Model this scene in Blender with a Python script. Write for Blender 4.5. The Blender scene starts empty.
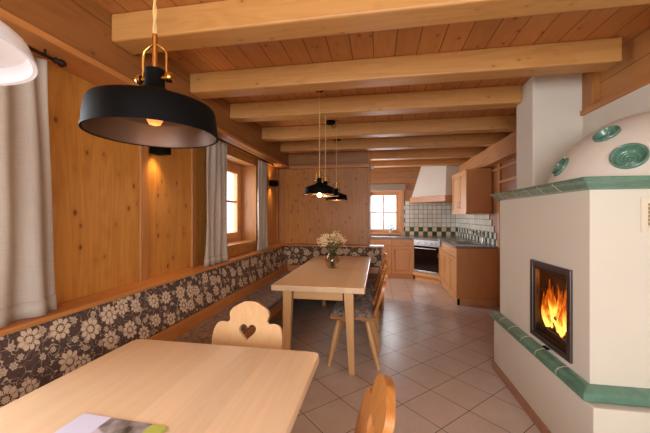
import bpy, bmesh, math, random
from mathutils import Vector, Matrix
random.seed(7)
C = bpy.context.scene.collection
PI = math.pi
S = bpy.context.scene

# ---------------------------------------------------------------- camera
cam = bpy.data.objects.new('camera', bpy.data.cameras.new('camera')); C.objects.link(cam)
cam.location = (0, 0, 1.36); cam.rotation_euler = (PI/2, 0, math.radians(9.75))
cam.data.sensor_fit = 'HORIZONTAL'; cam.data.sensor_width = 36; cam.data.lens = 313/650*36
cam.data.shift_y = -0.0012; cam.data.clip_start = .02
S.camera = cam
# ---------------------------------------------------------------- world, lights, exposure
W = bpy.data.worlds.new('world'); S.world = W; W.use_nodes = True
W.node_tree.nodes['Background'].inputs[0].default_value = (.86, .93, 1, 1)
W.node_tree.nodes['Background'].inputs[1].default_value = 1.3
S.view_settings.view_transform = 'Standard'; S.view_settings.look = 'None'
S.view_settings.exposure = 0.32; S.view_settings.gamma = 1; S.view_settings.use_curve_mapping = False

def area(name, loc, rot, sx, sy, power, col):
    l = bpy.data.lights.new(name, 'AREA'); l.shape = 'RECTANGLE'; l.size = sx; l.size_y = sy
    l.energy = power; l.color = col
    o = bpy.data.objects.new(name, l); C.objects.link(o); o.location = loc; o.rotation_euler = rot
    return o
DAY = (.95, .97, .97)
# daylight entering by the windows: behind the camera, beside the camera (left), far left window, kitchen window
area('daylight_back_window', (0.1, -2.25, 1.5), (PI/2, 0, 0), 2.5, 1.5, 118, (.90, .96, 1))
area('daylight_left_window', (-2.16, .52, 1.53), (0, -PI/2, 0), 1.0, 1.1, 60, (.92, .96, 1))
area('daylight_far_left_window', (-2.16, 3.7, 1.53), (0, -PI/2, 0), 1.0, 1.0, 16, DAY)
area('added_kitchen_side_daylight', (-2.16, 6.4, 1.5), (0, -PI/2, 0), 1.1, 1.2, 110, (.88, .94, 1))  # added lamp hidden behind the partition, brightens the kitchen floor
area('daylight_kitchen_window', (.05, 7.78, 1.45), (-PI/2, 0, 0), .8, .9, 24, DAY)
area('daylight_right_window', (2.05, -1.0, 1.5), (0, PI/2, 0), 1.1, 1.2, 45, DAY)

# ---------------------------------------------------------------- materials
MATS = {}
def new_mat(name):
    m = bpy.data.materials.new(name); m.use_nodes = True; MATS[name] = m
    nt = m.node_tree; b = nt.nodes['Principled BSDF']
    return m, nt, b
class NT:
    def __init__(s, nt): s.nt = nt
    def n(s, t, **k):
        x = s.nt.nodes.new(t)
        for a, v in k.items(): setattr(x, a, v)
        return x
    def l(s, a, b): s.nt.links.new(a, b)
    def put(s, sock, v):
        if isinstance(v, (int, float, tuple, list)): sock.default_value = v
        else: s.l(v, sock)
    def math(s, op, a, b=0, c=0, clamp=False):
        x = s.n('ShaderNodeMath', operation=op, use_clamp=clamp)
        for i, v in enumerate((a, b, c)): s.put(x.inputs[i], v)
        return x.outputs[0]
    def mix(s, f, a, b, mode='MIX'):
        x = s.n('ShaderNodeMix', data_type='RGBA', blend_type=mode)
        s.put(x.inputs[0], f); s.put(x.inputs[6], a); s.put(x.inputs[7], b)
        return x.outputs[2]
    def step(s, v, lo, hi):     # 1 below lo, 0 above hi
        x = s.n('ShaderNodeMapRange', interpolation_type='SMOOTHSTEP')
        s.put(x.inputs[0], v); x.inputs[1].default_value = lo; x.inputs[2].default_value = hi
        x.inputs[3].default_value = 1; x.inputs[4].default_value = 0
        return x.outputs[0]
    def mapping(s, v, scale, loc=(0,0,0), rot=(0,0,0)):
        x = s.n('ShaderNodeMapping'); s.l(v, x.inputs[0]); x.inputs['Scale'].default_value = scale
        x.inputs['Location'].default_value = loc; x.inputs['Rotation'].default_value = rot
        return x.outputs[0]
    def noise(s, v, scale, detail=3, dist=0, rough=.5):
        x = s.n('ShaderNodeTexNoise'); s.l(v, x.inputs['Vector']); x.inputs['Scale'].default_value = scale
        x.inputs['Detail'].default_value = detail; x.inputs['Distortion'].default_value = dist
        x.inputs['Roughness'].default_value = rough
        return x.outputs[0]
def rgb(r, g, b):
    f = lambda c: (c/255/12.92) if c/255 <= .04045 else ((c/255+.055)/1.055)**2.4
    return (f(r), f(g), f(b), 1)

def pine(name, light, dark, grain='Z', across=None, board=.14, groove=0.0, knots=1.0, rough=.42, vary=.25, knot=(96, 44, 14), random_off=True, contrast=.7, coat=0, shift=0):
    m, nt, b = new_mat(name); N = NT(nt)
    tc = N.n('ShaderNodeTexCoord').outputs['Object']
    if random_off:
        oi = N.n('ShaderNodeObjectInfo'); vm = N.n('ShaderNodeVectorMath', operation='MULTIPLY_ADD')
        N.l(oi.outputs['Random'], vm.inputs[0]); vm.inputs[1].default_value = (7.3, 9.1, 5.7); N.l(tc, vm.inputs[2])
        base = vm.outputs[0]
    else: base = tc
    sep = N.n('ShaderNodeSeparateXYZ'); N.l(tc, sep.inputs[0])
    if across:
        ac = N.math('ADD', sep.outputs[across], shift)
        bi = N.math('FLOOR', N.math('DIVIDE', ac, board))
        wn = N.n('ShaderNodeTexWhiteNoise', noise_dimensions='1D'); N.l(bi, wn.inputs['W'])
        vm = N.n('ShaderNodeVectorMath', operation='MULTIPLY_ADD'); N.l(wn.outputs['Color'], vm.inputs[0])
        vm.inputs[1].default_value = (3, 3, 3); N.l(base, vm.inputs[2]); base = vm.outputs[0]
    g = {'X': 0, 'Y': 1, 'Z': 2}[grain]
    sc = [1, 1, 1]; sc[g] = .09
    st = N.mapping(base, tuple(sc))
    n1 = N.noise(st, 9, 3, .8)
    ring = N.math('SINE', N.math('MULTIPLY', n1, 34))
    ring = N.math('MULTIPLY_ADD', ring, .5, .5)
    sc2 = [1, 1, 1]; sc2[g] = .03
    fine = N.noise(N.mapping(base, tuple(sc2)), 120, 2)
    f = N.math('MULTIPLY_ADD', ring, .35*contrast, N.math('MULTIPLY', fine, .55*contrast))
    col = N.mix(N.math('MULTIPLY', f, 1.0, clamp=True), rgb(*light), rgb(*dark))
    if across and vary:
        hs = N.n('ShaderNodeHueSaturation'); N.l(col, hs.inputs['Color'])
        N.put(hs.inputs['Value'], N.math('MULTIPLY_ADD', wn.outputs['Value'], vary, 1-vary/2))
        col = hs.outputs[0]
    bn = N.noise(base, 1.3, 1)
    col = N.mix(N.math('MULTIPLY', bn, .35), col, rgb(*dark))
    if knots:
        sk = [11.5, 11.5, 11.5]; sk[g] = 7.5
        vo = N.n('ShaderNodeTexVoronoi', voronoi_dimensions='3D'); N.l(N.mapping(base, tuple(sk)), vo.inputs['Vector']); vo.inputs['Scale'].default_value = 1
        d = N.math('ADD', vo.outputs['Distance'], N.math('MULTIPLY', N.math('SUBTRACT', N.noise(base, 30, 2), .5), .05))
        halo = N.step(d, .05, .30*knots)
        core = N.step(d, .045*knots, .10*knots)
        col = N.mix(N.math('MULTIPLY', halo, .35), col, rgb(*dark))
        col = N.mix(N.math('MULTIPLY', core, .85), col, rgb(*knot))
    bump_h = f
    if groove and across:
        fr = N.math('FRACT', N.math('DIVIDE', ac, board))
        ed = N.math('MINIMUM', fr, N.math('SUBTRACT', 1, fr))
        gm = N.step(ed, groove*.5/board, groove*1.1/board)
        col = N.mix(N.math('MULTIPLY', gm, .75), col, rgb(60, 28, 10))
    N.l(col, b.inputs['Base Color'])
    b.inputs['Roughness'].default_value = rough
    if coat: b.inputs['Coat Weight'].default_value = coat; b.inputs['Coat Roughness'].default_value = .2
    bp = N.n('ShaderNodeBump'); bp.inputs['Strength'].default_value = .08; bp.inputs['Distance'].default_value = .003
    N.l(bump_h, bp.inputs['Height']); N.l(bp.outputs[0], b.inputs['Normal'])
    return m

def plain(name, col, rough=.5, metal=0, noise=0, nscale=20, spec=None, emit=None, es=0, coat=0, bump=0, bscale=60):
    m, nt, b = new_mat(name); N = NT(nt)
    b.inputs['Base Color'].default_value = rgb(*col)
    tc = N.n('ShaderNodeTexCoord').outputs['Object']
    if noise:
        n = N.noise(tc, nscale, 4)
        d = tuple(max(0, c*(1-noise)) for c in col)
        N.l(N.mix(N.math('MULTIPLY_ADD', n, 1.6, -.3, clamp=True), rgb(*col), rgb(*d)), b.inputs['Base Color'])
    if bump:
        bp = N.n('ShaderNodeBump'); bp.inputs['Strength'].default_value = bump; bp.inputs['Distance'].default_value = .004
        N.l(N.noise(tc, bscale, 4), bp.inputs['Height']); N.l(bp.outputs[0], b.inputs['Normal'])
    b.inputs['Roughness'].default_value = rough; b.inputs['Metallic'].default_value = metal
    if spec is not None: b.inputs['Specular IOR Level'].default_value = spec
    if emit: b.inputs['Emission Color'].default_value = rgb(*emit); b.inputs['Emission Strength'].default_value = es
    if coat: b.inputs['Coat Weight'].default_value = coat; b.inputs['Coat Roughness'].default_value = .08
    return m

WL = (206, 144, 66); WD = (156, 92, 30)       # wall pine
PANEL_X = pine('pine_panel_left', WL, WD, 'Z', 'Y', .19, 0, 1.8, .4, .12, random_off=False)
PANEL_Y = pine('pine_panel_back', WL, WD, 'Z', 'X', .17, 0, 1.7, .42, .14, random_off=False)
LOG_Y = pine('pine_log_along_room', (158, 102, 52), (112, 66, 28), 'Y', 'Z', .35, .004, .9, .45, .15, random_off=False)
LOG_X = pine('pine_log_across_room', (178, 122, 66), (130, 78, 34), 'X', 'Z', .14, .004, .8, .45, .15, random_off=False)
CEIL = pine('pine_ceiling_plank', (202, 138, 76), (162, 98, 46), 'Y', 'X', .1535, .0045, 1.3, .45, .22, random_off=False, shift=.0375)
BEAM = pine('pine_beam', (206, 152, 86), (172, 114, 52), 'X', None, knots=1.1, rough=.5, contrast=.8, knot=(140, 80, 36))
TRIMW = pine('pine_trim', (204, 140, 78), (160, 94, 42), 'Y', None, knots=.6, rough=.4)
TRIMV = pine('pine_trim_vertical', (190, 130, 70), (144, 84, 36), 'Z', None, knots=.5, rough=.4)
TABLE = pine('maple_tabletop', (236, 208, 170), (212, 172, 126), 'Y', 'X', .12, 0, .0, .28, .16, contrast=.55, coat=.25)
TABLEX = pine('maple_table_apron', (222, 176, 122), (190, 138, 84), 'X', None, knots=0, rough=.35, contrast=.5)
CHAIRM = pine('pale_pine_chair', (226, 184, 130), (196, 144, 88), 'Z', None, knots=0, rough=.32, contrast=.6, coat=.15)
CHAIRO = pine('honey_pine_chair', (206, 142, 76), (168, 98, 42), 'Z', None, knots=0, rough=.3, contrast=.8, coat=.2)
CAB = pine('kitchen_beech', (216, 158, 100), (192, 128, 74), 'Z', None, knots=0, rough=.4, contrast=.5)
CABEND = pine('cabinet_end_veneer', (204, 140, 84), (178, 112, 60), 'Z', None, knots=0, rough=.4, contrast=.5)
PLASTER = plain('white_plaster', (222, 214, 196), .8, noise=.03, nscale=3, bump=.15, bscale=40)
GREEN = plain('green_glazed_ceramic', (100, 146, 122), .18, noise=.22, nscale=14, coat=.6)
GROUT = plain('cream_grout', (208, 200, 180), .8)
BLACK = plain('matt_black_metal', (8, 7, 6), .6, spec=.08)
SHADEIN = plain('shade_inner_bronze', (96, 72, 58), .4, metal=.5)
BRASS = plain('brushed_brass', (196, 148, 78), .25, metal=1)
CORD = plain('braided_gold_cord', (196, 160, 100), .6)
IRON = plain('dark_wrought_iron', (52, 36, 30), .5, metal=.7)
WHITE = plain('white_enamel', (226, 226, 230), .25)
STEEL = plain('brushed_steel', (190, 186, 180), .3, metal=1)
GUN = plain('gunmetal_frame', (104, 94, 88), .35, metal=.9)
SOOT = plain('sooty_firebrick', (56, 38, 30), .9, noise=.4, nscale=12)
OVENGL = plain('black_oven_glass', (18, 14, 14), .06)
WORK = plain('grey_speckled_worktop', (150, 142, 134), .22, noise=.35, nscale=120)
SHADEF = plain('beige_blind', (168, 150, 130), .9, noise=.1, nscale=80)
BARK = plain('charred_bark', (40, 22, 14), .9, noise=.5, nscale=30)
SKIRT = plain('terracotta_skirting', (186, 132, 100), .4, noise=.15, nscale=18)
RECSHADE = plain('recess_shade_board', (70, 42, 26), .8)  # shade of the recess under the bench put into the board colour
BULBM = plain('lit_bulb', (255, 220, 170), .3, emit=(255, 190, 110), es=22)
DIMB = plain('dim_amber_bulb', (200, 140, 80), .3, emit=(255, 150, 70), es=.9)
WINW = pine('window_wood', (216, 156, 100), (186, 120, 66), 'Z', None, knots=0, rough=.4, contrast=.5)
EXT = plain('render_outside', (200, 190, 180), .9)
STEM = plain('green_stem', (70, 92, 44), .7)
LEAF = plain('green_leaf', (74, 110, 50), .6)
BLOOM = plain('cream_blossom', (236, 216, 172), .8)

# linen curtain
def fabric_linen():
    m, nt, b = new_mat('linen_curtain_fabric'); N = NT(nt)
    tc = N.n('ShaderNodeTexCoord').outputs['Object']
    w1 = N.noise(N.mapping(tc, (1, 1, .05)), 260, 2); w2 = N.noise(N.mapping(tc, (.05, .05, 1)), 260, 2)
    f = N.math('MULTIPLY_ADD', w1, .5, N.math('MULTIPLY', w2, .5))
    N.l(N.mix(f, rgb(206, 192, 176), rgb(158, 142, 126)), b.inputs['Base Color'])
    b.inputs['Roughness'].default_value = .95
    tr = N.n('ShaderNodeBsdfTranslucent'); tr.inputs[0].default_value = rgb(214, 196, 170)
    mx = N.n('ShaderNodeMixShader'); mx.inputs[0].default_value = .18
    N.l(b.outputs[0], mx.inputs[1]); N.l(tr.outputs[0], mx.inputs[2])
    N.l(mx.outputs[0], nt.nodes['Material Output'].inputs[0])
    return m
LINEN = fabric_linen()

def floral(name, ax):
    m, nt, b = new_mat(name); N = NT(nt)
    tc = N.n('ShaderNodeTexCoord').outputs['Object']
    sep = N.n('ShaderNodeSeparateXYZ'); N.l(tc, sep.inputs[0])
    cb = N.n('ShaderNodeCombineXYZ'); N.l(sep.outputs[ax], cb.inputs[0]); N.l(sep.outputs['Z'], cb.inputs[1])
    uv = cb.outputs[0]
    wob = N.n('ShaderNodeTexNoise'); N.l(uv, wob.inputs['Vector']); wob.inputs['Scale'].default_value = 38; wob.inputs['Detail'].default_value = 1
    wv = N.n('ShaderNodeVectorMath', operation='MULTIPLY_ADD'); N.l(wob.outputs['Color'], wv.inputs[0])
    wv.inputs[1].default_value = (.010, .010, 0); N.l(uv, wv.inputs[2]); uvw = wv.outputs[0]
    def flowers(sc, off, petals, R, rand, hole):
        v = N.mapping(uvw, (sc, sc, 1), off)
        vo = N.n('ShaderNodeTexVoronoi', voronoi_dimensions='2D'); N.l(v, vo.inputs['Vector'])
        vo.inputs['Scale'].default_value = 1; vo.inputs['Randomness'].default_value = rand
        sb = N.n('ShaderNodeVectorMath', operation='SUBTRACT'); N.l(v, sb.inputs[0]); N.l(vo.outputs['Position'], sb.inputs[1])
        s2 = N.n('ShaderNodeSeparateXYZ'); N.l(sb.outputs[0], s2.inputs[0])
        th = N.math('ARCTAN2', s2.outputs[1], s2.outputs[0]); r = vo.outputs['Distance']
        sc3 = N.n('ShaderNodeSeparateColor'); N.l(vo.outputs['Color'], sc3.inputs[0])
        size = N.math('MULTIPLY_ADD', sc3.outputs[0], .35, .75)
        c = N.math('ABSOLUTE', N.math('COSINE', N.math('MULTIPLY', th, petals/2)))
        Rm = N.math('MULTIPLY', N.math('MULTIPLY_ADD', c, .34, .70), N.math('MULTIPLY', size, R))
        q = N.math('DIVIDE', r, Rm)
        mask = N.step(q, .93, 1.05)
        # dark spokes between petals and a dark ring round the eye
        ring = N.math('MULTIPLY', N.step(N.math('ABSOLUTE', N.math('SUBTRACT', q, .40)), .05, .10), hole)
        spoke = N.math('MULTIPLY', N.step(c, .10, .32), N.math('MULTIPLY', N.step(N.math('SUBTRACT', 1, q), .55, .62), hole))
        mask = N.math('MULTIPLY', mask, N.math('SUBTRACT', 1, N.math('MAXIMUM', ring, spoke)))
        return mask
    a = flowers(7.6, (.3, .45, 0), 9, .38, .6, 1)
    c2 = flowers(15, (.2, .7, 0), 6, .26, 1, .6)
    n = N.noise(uv, 16, 1, 1.2)
    vine = N.step(N.math('ABSOLUTE', N.math('SUBTRACT', n, .5)), .008, .018)
    n2 = N.noise(uv, 44, 1, .5)
    leaf = N.step(N.math('SUBTRACT', 1, n2), .30, .34)
    small = N.math('MAXIMUM', N.math('MAXIMUM', c2, leaf), N.math('MULTIPLY', vine, .8))
    mask = N.math('MAXIMUM', a, N.math('MULTIPLY', small, .75))
    weave = N.noise(tc, 420, 1)
    mask = N.math('MULTIPLY', mask, N.math('MULTIPLY_ADD', weave, .5, .7), clamp=True)
    gr = N.noise(uv, 60, 2)
    dark = N.mix(gr, rgb(56, 38, 32), rgb(98, 74, 62))
    N.l(N.mix(mask, dark, rgb(212, 186, 156)), b.inputs['Base Color'])
    b.inputs['Roughness'].default_value = .95
    return m
FLO_Y = floral('floral_fabric_left', 'Y'); FLO_X = floral('floral_fabric_back', 'X')

def seat_fabric(name, a, c, sc=(1, 1, 1)):
    m, nt, b = new_mat(name); N = NT(nt)
    tc = N.n('ShaderNodeTexCoord').outputs['Object']
    n = N.noise(N.mapping(tc, sc), 34, 4, .8, .65)
    N.l(N.mix(N.math('MULTIPLY_ADD', n, 3.2, -1.1, clamp=True), rgb(*a), rgb(*c)), b.inputs['Base Color'])
    b.inputs['Roughness'].default_value = .85; b.inputs['Sheen Weight'].default_value = .12; b.inputs['Sheen Roughness'].default_value = .4
    return m
SEATF = seat_fabric('brown_mottled_seat_fabric', (82, 58, 46), (152, 122, 102), (1, .6, 1))
CUSHF = seat_fabric('taupe_velvet_cushion', (74, 60, 52), (164, 146, 130))

# floor tiles
def tiles(name, rot, off, size, c1, c2, grout):
    m, nt, b = new_mat(name); N = NT(nt)
    tc = N.n('ShaderNodeTexCoord').outputs['Object']
    v = N.mapping(tc, (1, 1, 1), off, (0, 0, rot))
    br = N.n('ShaderNodeTexBrick', offset=0, squash=1); N.l(v, br.inputs['Vector'])
    br.inputs['Scale'].default_value = 1; br.inputs['Brick Width'].default_value = size; br.inputs['Row Height'].default_value = size
    br.inputs['Mortar Size'].default_value = .003; br.inputs['Mortar Smooth'].default_value = .2; br.inputs['Bias'].default_value = 0
    n = N.noise(tc, 5, 4, .3); n2 = N.noise(N.mapping(tc, (1, .2, 1)), 40, 3)
    fac = N.math('MULTIPLY_ADD', n, .7, N.math('MULTIPLY', n2, .35))
    base = N.mix(N.math('SUBTRACT', fac, .1, clamp=True), rgb(*c1), rgb(*c2))
    N.l(base, br.inputs['Color1'])
    N.l(N.mix(.18, base, rgb(*c2)), br.inputs['Color2'])
    br.inputs['Mortar'].default_value = rgb(*grout)
    N.l(br.outputs['Color'], b.inputs['Base Color'])
    N.put(b.inputs['Roughness'], N.math('MULTIPLY_ADD', n2, .15, .24))
    bp = N.n('ShaderNodeBump'); bp.inputs['Strength'].default_value = .3; bp.inputs['Distance'].default_value = .002
    N.l(N.math('SUBTRACT', 1, br.outputs['Fac']), bp.inputs['Height']); N.l(bp.outputs[0], b.inputs['Normal'])
    return m
TS = .3205
TILE_D = tiles('terracotta_tiles_diagonal', -PI/4, (-.157, -.2405+.0, 0), TS, (216, 200, 188), (184, 166, 152), (84, 60, 46))
TILE_S = tiles('terracotta_tiles_straight', 0, (-.227, -.05, 0), TS, (222, 198, 176), (196, 168, 144), (96, 70, 52))

def splash(name, ax, x_lo, x_hi, stepdir, cr=((232, 206, 160), (214, 184, 138))):
    """10 cm glazed wall tiles: two rows of green / cream chequer, plain white above, a stepped green outer edge"""
    m, nt, b = new_mat(name); N = NT(nt)
    tc = N.n('ShaderNodeTexCoord').outputs['Object']
    sep = N.n('ShaderNodeSeparateXYZ'); N.l(tc, sep.inputs[0])
    u = N.math('DIVIDE', sep.outputs[ax], .1); v = N.math('DIVIDE', sep.outputs['Z'], .1)
    iu = N.math('FLOOR', u); iv = N.math('FLOOR', v)
    par = N.math('FLOORED_MODULO', N.math('ADD', iu, iv), 2)
    low = N.step(iv, 1.2, 1.8)                       # rows 0 and 1
    edge = N.step(iu, x_lo+.2, x_lo+.8) if stepdir < 0 else N.math('SUBTRACT', 1, N.step(iu, x_hi-.8, x_hi-.2))
    g = N.math('MULTIPLY', par, N.math('MAXIMUM', low, edge))
    wn = N.n('ShaderNodeTexWhiteNoise', noise_dimensions='2D'); cb = N.n('ShaderNodeCombineXYZ'); N.l(iu, cb.inputs[0]); N.l(iv, cb.inputs[1]); N.l(cb.outputs[0], wn.inputs[0])
    white = N.mix(wn.outputs[0], rgb(226, 218, 200), rgb(206, 198, 180))
    cream = N.mix(wn.outputs[0], rgb(*cr[0]), rgb(*cr[1]))
    gr = N.mix(wn.outputs[0], rgb(44, 68, 48), rgb(70, 92, 66))
    col = N.mix(N.math('MAXIMUM', low, edge), white, cream); col = N.mix(g, col, gr)
    def ed(t):
        f = N.math('FRACT', t); return N.math('MINIMUM', f, N.math('SUBTRACT', 1, f))
    e = N.math('MINIMUM', ed(u), ed(v)); gm = N.step(e, .035, .06)
    col = N.mix(gm, col, rgb(120, 112, 96))
    N.l(col, b.inputs['Base Color']); b.inputs['Roughness'].default_value = .15
    bp = N.n('ShaderNodeBump'); bp.inputs['Strength'].default_value = .3; bp.inputs['Distance'].default_value = .002
    N.l(N.math('SUBTRACT', 1, gm), bp.inputs['Height']); N.l(bp.outputs[0], b.inputs['Normal'])
    return m

def glassmat(name, tint=(1, 1, 1), refl=.08):
    m, nt, b = new_mat(name); N = NT(nt)
    tr = N.n('ShaderNodeBsdfTransparent'); tr.inputs[0].default_value = (*tint, 1)
    gl = N.n('ShaderNodeBsdfGlossy'); gl.inputs['Roughness'].default_value = .03
    fr = N.n('ShaderNodeLayerWeight'); fr.inputs[0].default_value = .5
    f5 = N.math('POWER', fr.outputs['Facing'], 5)
    mx = N.n('ShaderNodeMixShader'); N.l(N.math('MULTIPLY_ADD', f5, .8, .04), mx.inputs[0])
    N.l(tr.outputs[0], mx.inputs[1]); N.l(gl.outputs[0], mx.inputs[2])
    N.l(mx.outputs[0], nt.nodes['Material Output'].inputs[0])
    return m
PANE = glassmat('window_glass', (.97, .98, 1)); FIREGL = glassmat('stove_glass', (.86, .78, .7))
VASEG = glassmat('smoky_vase_glass', (.90, .85, .78))

def flamemat():
    m, nt, b = new_mat('flame'); N = NT(nt)
    tc = N.n('ShaderNodeTexCoord').outputs['Generated']
    sep = N.n('ShaderNodeSeparateXYZ'); N.l(tc, sep.inputs[0])
    ob = N.n('ShaderNodeTexCoord').outputs['Object']
    n = N.noise(N.mapping(ob, (1, 1, .45)), 22, 3, 1.0)
    h = N.math('ADD', sep.outputs['Z'], N.math('MULTIPLY', N.math('SUBTRACT', n, .5), 1.5))
    cr = N.n('ShaderNodeValToRGB'); N.l(h, cr.inputs[0])
    e = cr.color_ramp.elements; e[0].position = .0; e[0].color = (1, .62, .16, 1); e[1].position = 1; e[1].color = (.5, .06, .005, 1)
    x = e.new(.35); x.color = (1, .42, .05, 1); x = e.new(.7); x.color = (.95, .2, .015, 1)
    em = N.n('ShaderNodeEmission'); N.l(cr.outputs[0], em.inputs[0])
    N.put(em.inputs[1], N.math('MULTIPLY_ADD', N.step(h, .1, .8), 2.6, .9))
    tr = N.n('ShaderNodeBsdfTransparent'); lw = N.n('ShaderNodeLayerWeight'); lw.inputs[0].default_value = .35
    mx = N.n('ShaderNodeMixShader')
    N.put(mx.inputs[0], N.math('MULTIPLY_ADD', lw.outputs['Facing'], .7, .12, clamp=True))
    N.l(em.outputs[0], mx.inputs[1]); N.l(tr.outputs[0], mx.inputs[2])
    N.l(mx.outputs[0], nt.nodes['Material Output'].inputs[0])
    return m
FLAME = flamemat()

# ---------------------------------------------------------------- helpers
def box(bm, x0, x1, y0, y1, z0, z1):
    v = [bm.verts.new(p) for p in ((x0,y0,z0),(x1,y0,z0),(x1,y1,z0),(x0,y1,z0),(x0,y0,z1),(x1,y0,z1),(x1,y1,z1),(x0,y1,z1))]
    for f in ((0,3,2,1),(4,5,6,7),(0,1,5,4),(1,2,6,5),(2,3,7,6),(3,0,4,7)): bm.faces.new([v[i] for i in f])
    return v
def prism(bm, pts, axis, a, b):
    """polygon pts (2D) extruded along axis from a to b; pts are the two other coordinates in xyz order"""
    def P(p, t):
        if axis == 'X': return (t, p[0], p[1])
        if axis == 'Y': return (p[0], t, p[1])
        return (p[0], p[1], t)
    A = [bm.verts.new(P(p, a)) for p in pts]; B = [bm.verts.new(P(p, b)) for p in pts]
    n = len(pts)
    bm.faces.new(A); bm.faces.new(B[::-1])
    for i in range(n): bm.faces.new((A[i], B[i], B[(i+1) % n], A[(i+1) % n]))
def frustum(bm, bot, z0, top, z1):
    A = [bm.verts.new((*p, z0)) for p in bot]; B = [bm.verts.new((*p, z1)) for p in top]; n = len(bot)
    bm.faces.new(A); bm.faces.new(B[::-1])
    for i in range(n): bm.faces.new((A[i], B[i], B[(i+1) % n], A[(i+1) % n]))
def tube(bm, path, r, seg=10, caps=True):
    path = [Vector(p) for p in path]; rings = []; n = len(path)
    rr = r if isinstance(r, (list, tuple)) else [r]*n
    prev = None
    for i, p in enumerate(path):
        d = (path[min(i+1, n-1)]-path[max(i-1, 0)]).normalized()
        u = prev if prev is not None else (Vector((0,0,1)) if abs(d.z) < .9 else Vector((1,0,0)))
        u = (u-d*u.dot(d)).normalized(); prev = u; w = d.cross(u)
        rings.append([bm.verts.new(p+(u*math.cos(2*PI*k/seg)+w*math.sin(2*PI*k/seg))*rr[i]) for k in range(seg)])
    for i in range(n-1):
        for k in range(seg): bm.faces.new((rings[i][k], rings[i][(k+1) % seg], rings[i+1][(k+1) % seg], rings[i+1][k]))
    if caps: bm.faces.new(rings[0][::-1]); bm.faces.new(rings[-1])
def lathe(bm, prof, c=(0,0,0), seg=40, axis=Vector((0,0,1))):
    """prof: (radius, height) pairs"""
    q = Vector((0,0,1)).rotation_difference(axis); rings = []
    for r, h in prof:
        if r < 1e-5: rings.append([bm.verts.new(Vector(c)+q@Vector((0,0,h)))])
        else: rings.append([bm.verts.new(Vector(c)+q@Vector((r*math.cos(2*PI*k/seg), r*math.sin(2*PI*k/seg), h))) for k in range(seg)])
    for a, b in zip(rings, rings[1:]):
        if len(a) == 1 and len(b) == 1: continue
        for k in range(seg):
            k2 = (k+1) % seg
            if len(a) == 1: bm.faces.new((a[0], b[k2], b[k]))
            elif len(b) == 1: bm.faces.new((a[k], a[k2], b[0]))
            else: bm.faces.new((a[k], a[k2], b[k2], b[k]))
def ball(bm, c, r, sub=2, sc=(1,1,1)):
    m = Matrix.Translation(c) @ Matrix.Diagonal((*sc, 1)); bmesh.ops.create_icosphere(bm, subdivisions=sub, radius=r, matrix=m)

def wpos(o):
    p = Vector((0,0,0))
    while o is not None: p = p+Vector(o.location); o = o.parent
    return p
def obj(name, bm, m, parent=None, bevel=0, smooth=False, origin=None, seg=2, ang=35):
    """link bm as ONE mesh; vertices are given in world coordinates (parents are unrotated while building)"""
    me = bpy.data.meshes.new(name)
    bmesh.ops.recalc_face_normals(bm, faces=bm.faces)
    base = wpos(parent) if parent else Vector((0,0,0))
    if origin is not None: off = Vector(origin)
    else: off = base
    bmesh.ops.translate(bm, verts=bm.verts, vec=-off)
    if smooth:
        for f in bm.faces: f.smooth = True
        lim = math.radians(ang)
        for e in bm.edges:
            if len(e.link_faces) == 2 and e.calc_face_angle(0) > lim: e.smooth = False
    bm.to_mesh(me); bm.free()
    o = bpy.data.objects.new(name, me); C.objects.link(o)
    if m is not None: me.materials.append(m)
    if parent: o.parent = parent; o.location = off-base
    else: o.location = off
    if bevel:
        mo = o.modifiers.new('bevel', 'BEVEL'); mo.width = bevel; mo.segments = seg; mo.limit_method = 'ANGLE'; mo.angle_limit = math.radians(40)
    return o
def tag(o, label, cat, group=None):
    o['label'] = label; o['category'] = cat
    if group: o['group'] = group
    return o
def thing(name, label, cat, loc=(0,0,0), group=None):
    o = bpy.data.objects.new(name, None); C.objects.link(o); o.location = loc; o.empty_display_size = .1
    return tag(o, label, cat, group)
def struct(name, bm, m, bevel=0, parent=None, **k):
    o = obj(name, bm, m, parent, bevel, **k)
    if parent is None: o['kind'] = 'structure'
    return o
def B(): return bmesh.new()
def bx(*a):
    bm = B(); box(bm, *a); return bm
def dup(o, parent=None):
    c = o.copy(); C.objects.link(c)
    if parent is not None: c.parent = parent
    for ch in list(o.children): dup(ch, c)
    return c

# ================================================================= SETTING
XL, XU = -1.73, -1.53           # left panel wall face, upper timber face
XR, XK = 1.625, 1.76             # right plaster wall, kitchen right wall
YB, YP, YK = -2.0, 5.25, 7.45   # wall behind the camera, dining back wall, kitchen back wall
ZC = 2.53; ZR = 2.17; BB = 2.37
YT = 5.10                       # where the tile pattern changes

bm = bx(XL-.3, XK+.2, YB-.2, YT, -.06, 0); struct('floor', bm, TILE_D)
bm = bx(XL-.3, XK+.2, YT, YK+.3, -.06, 0); struct('floor_kitchen', bm, TILE_S)
bm = bx(XL-.3, XK+.2, YB-.2, YK+.3, ZC, ZC+.06); struct('ceiling', bm, CEIL)

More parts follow.
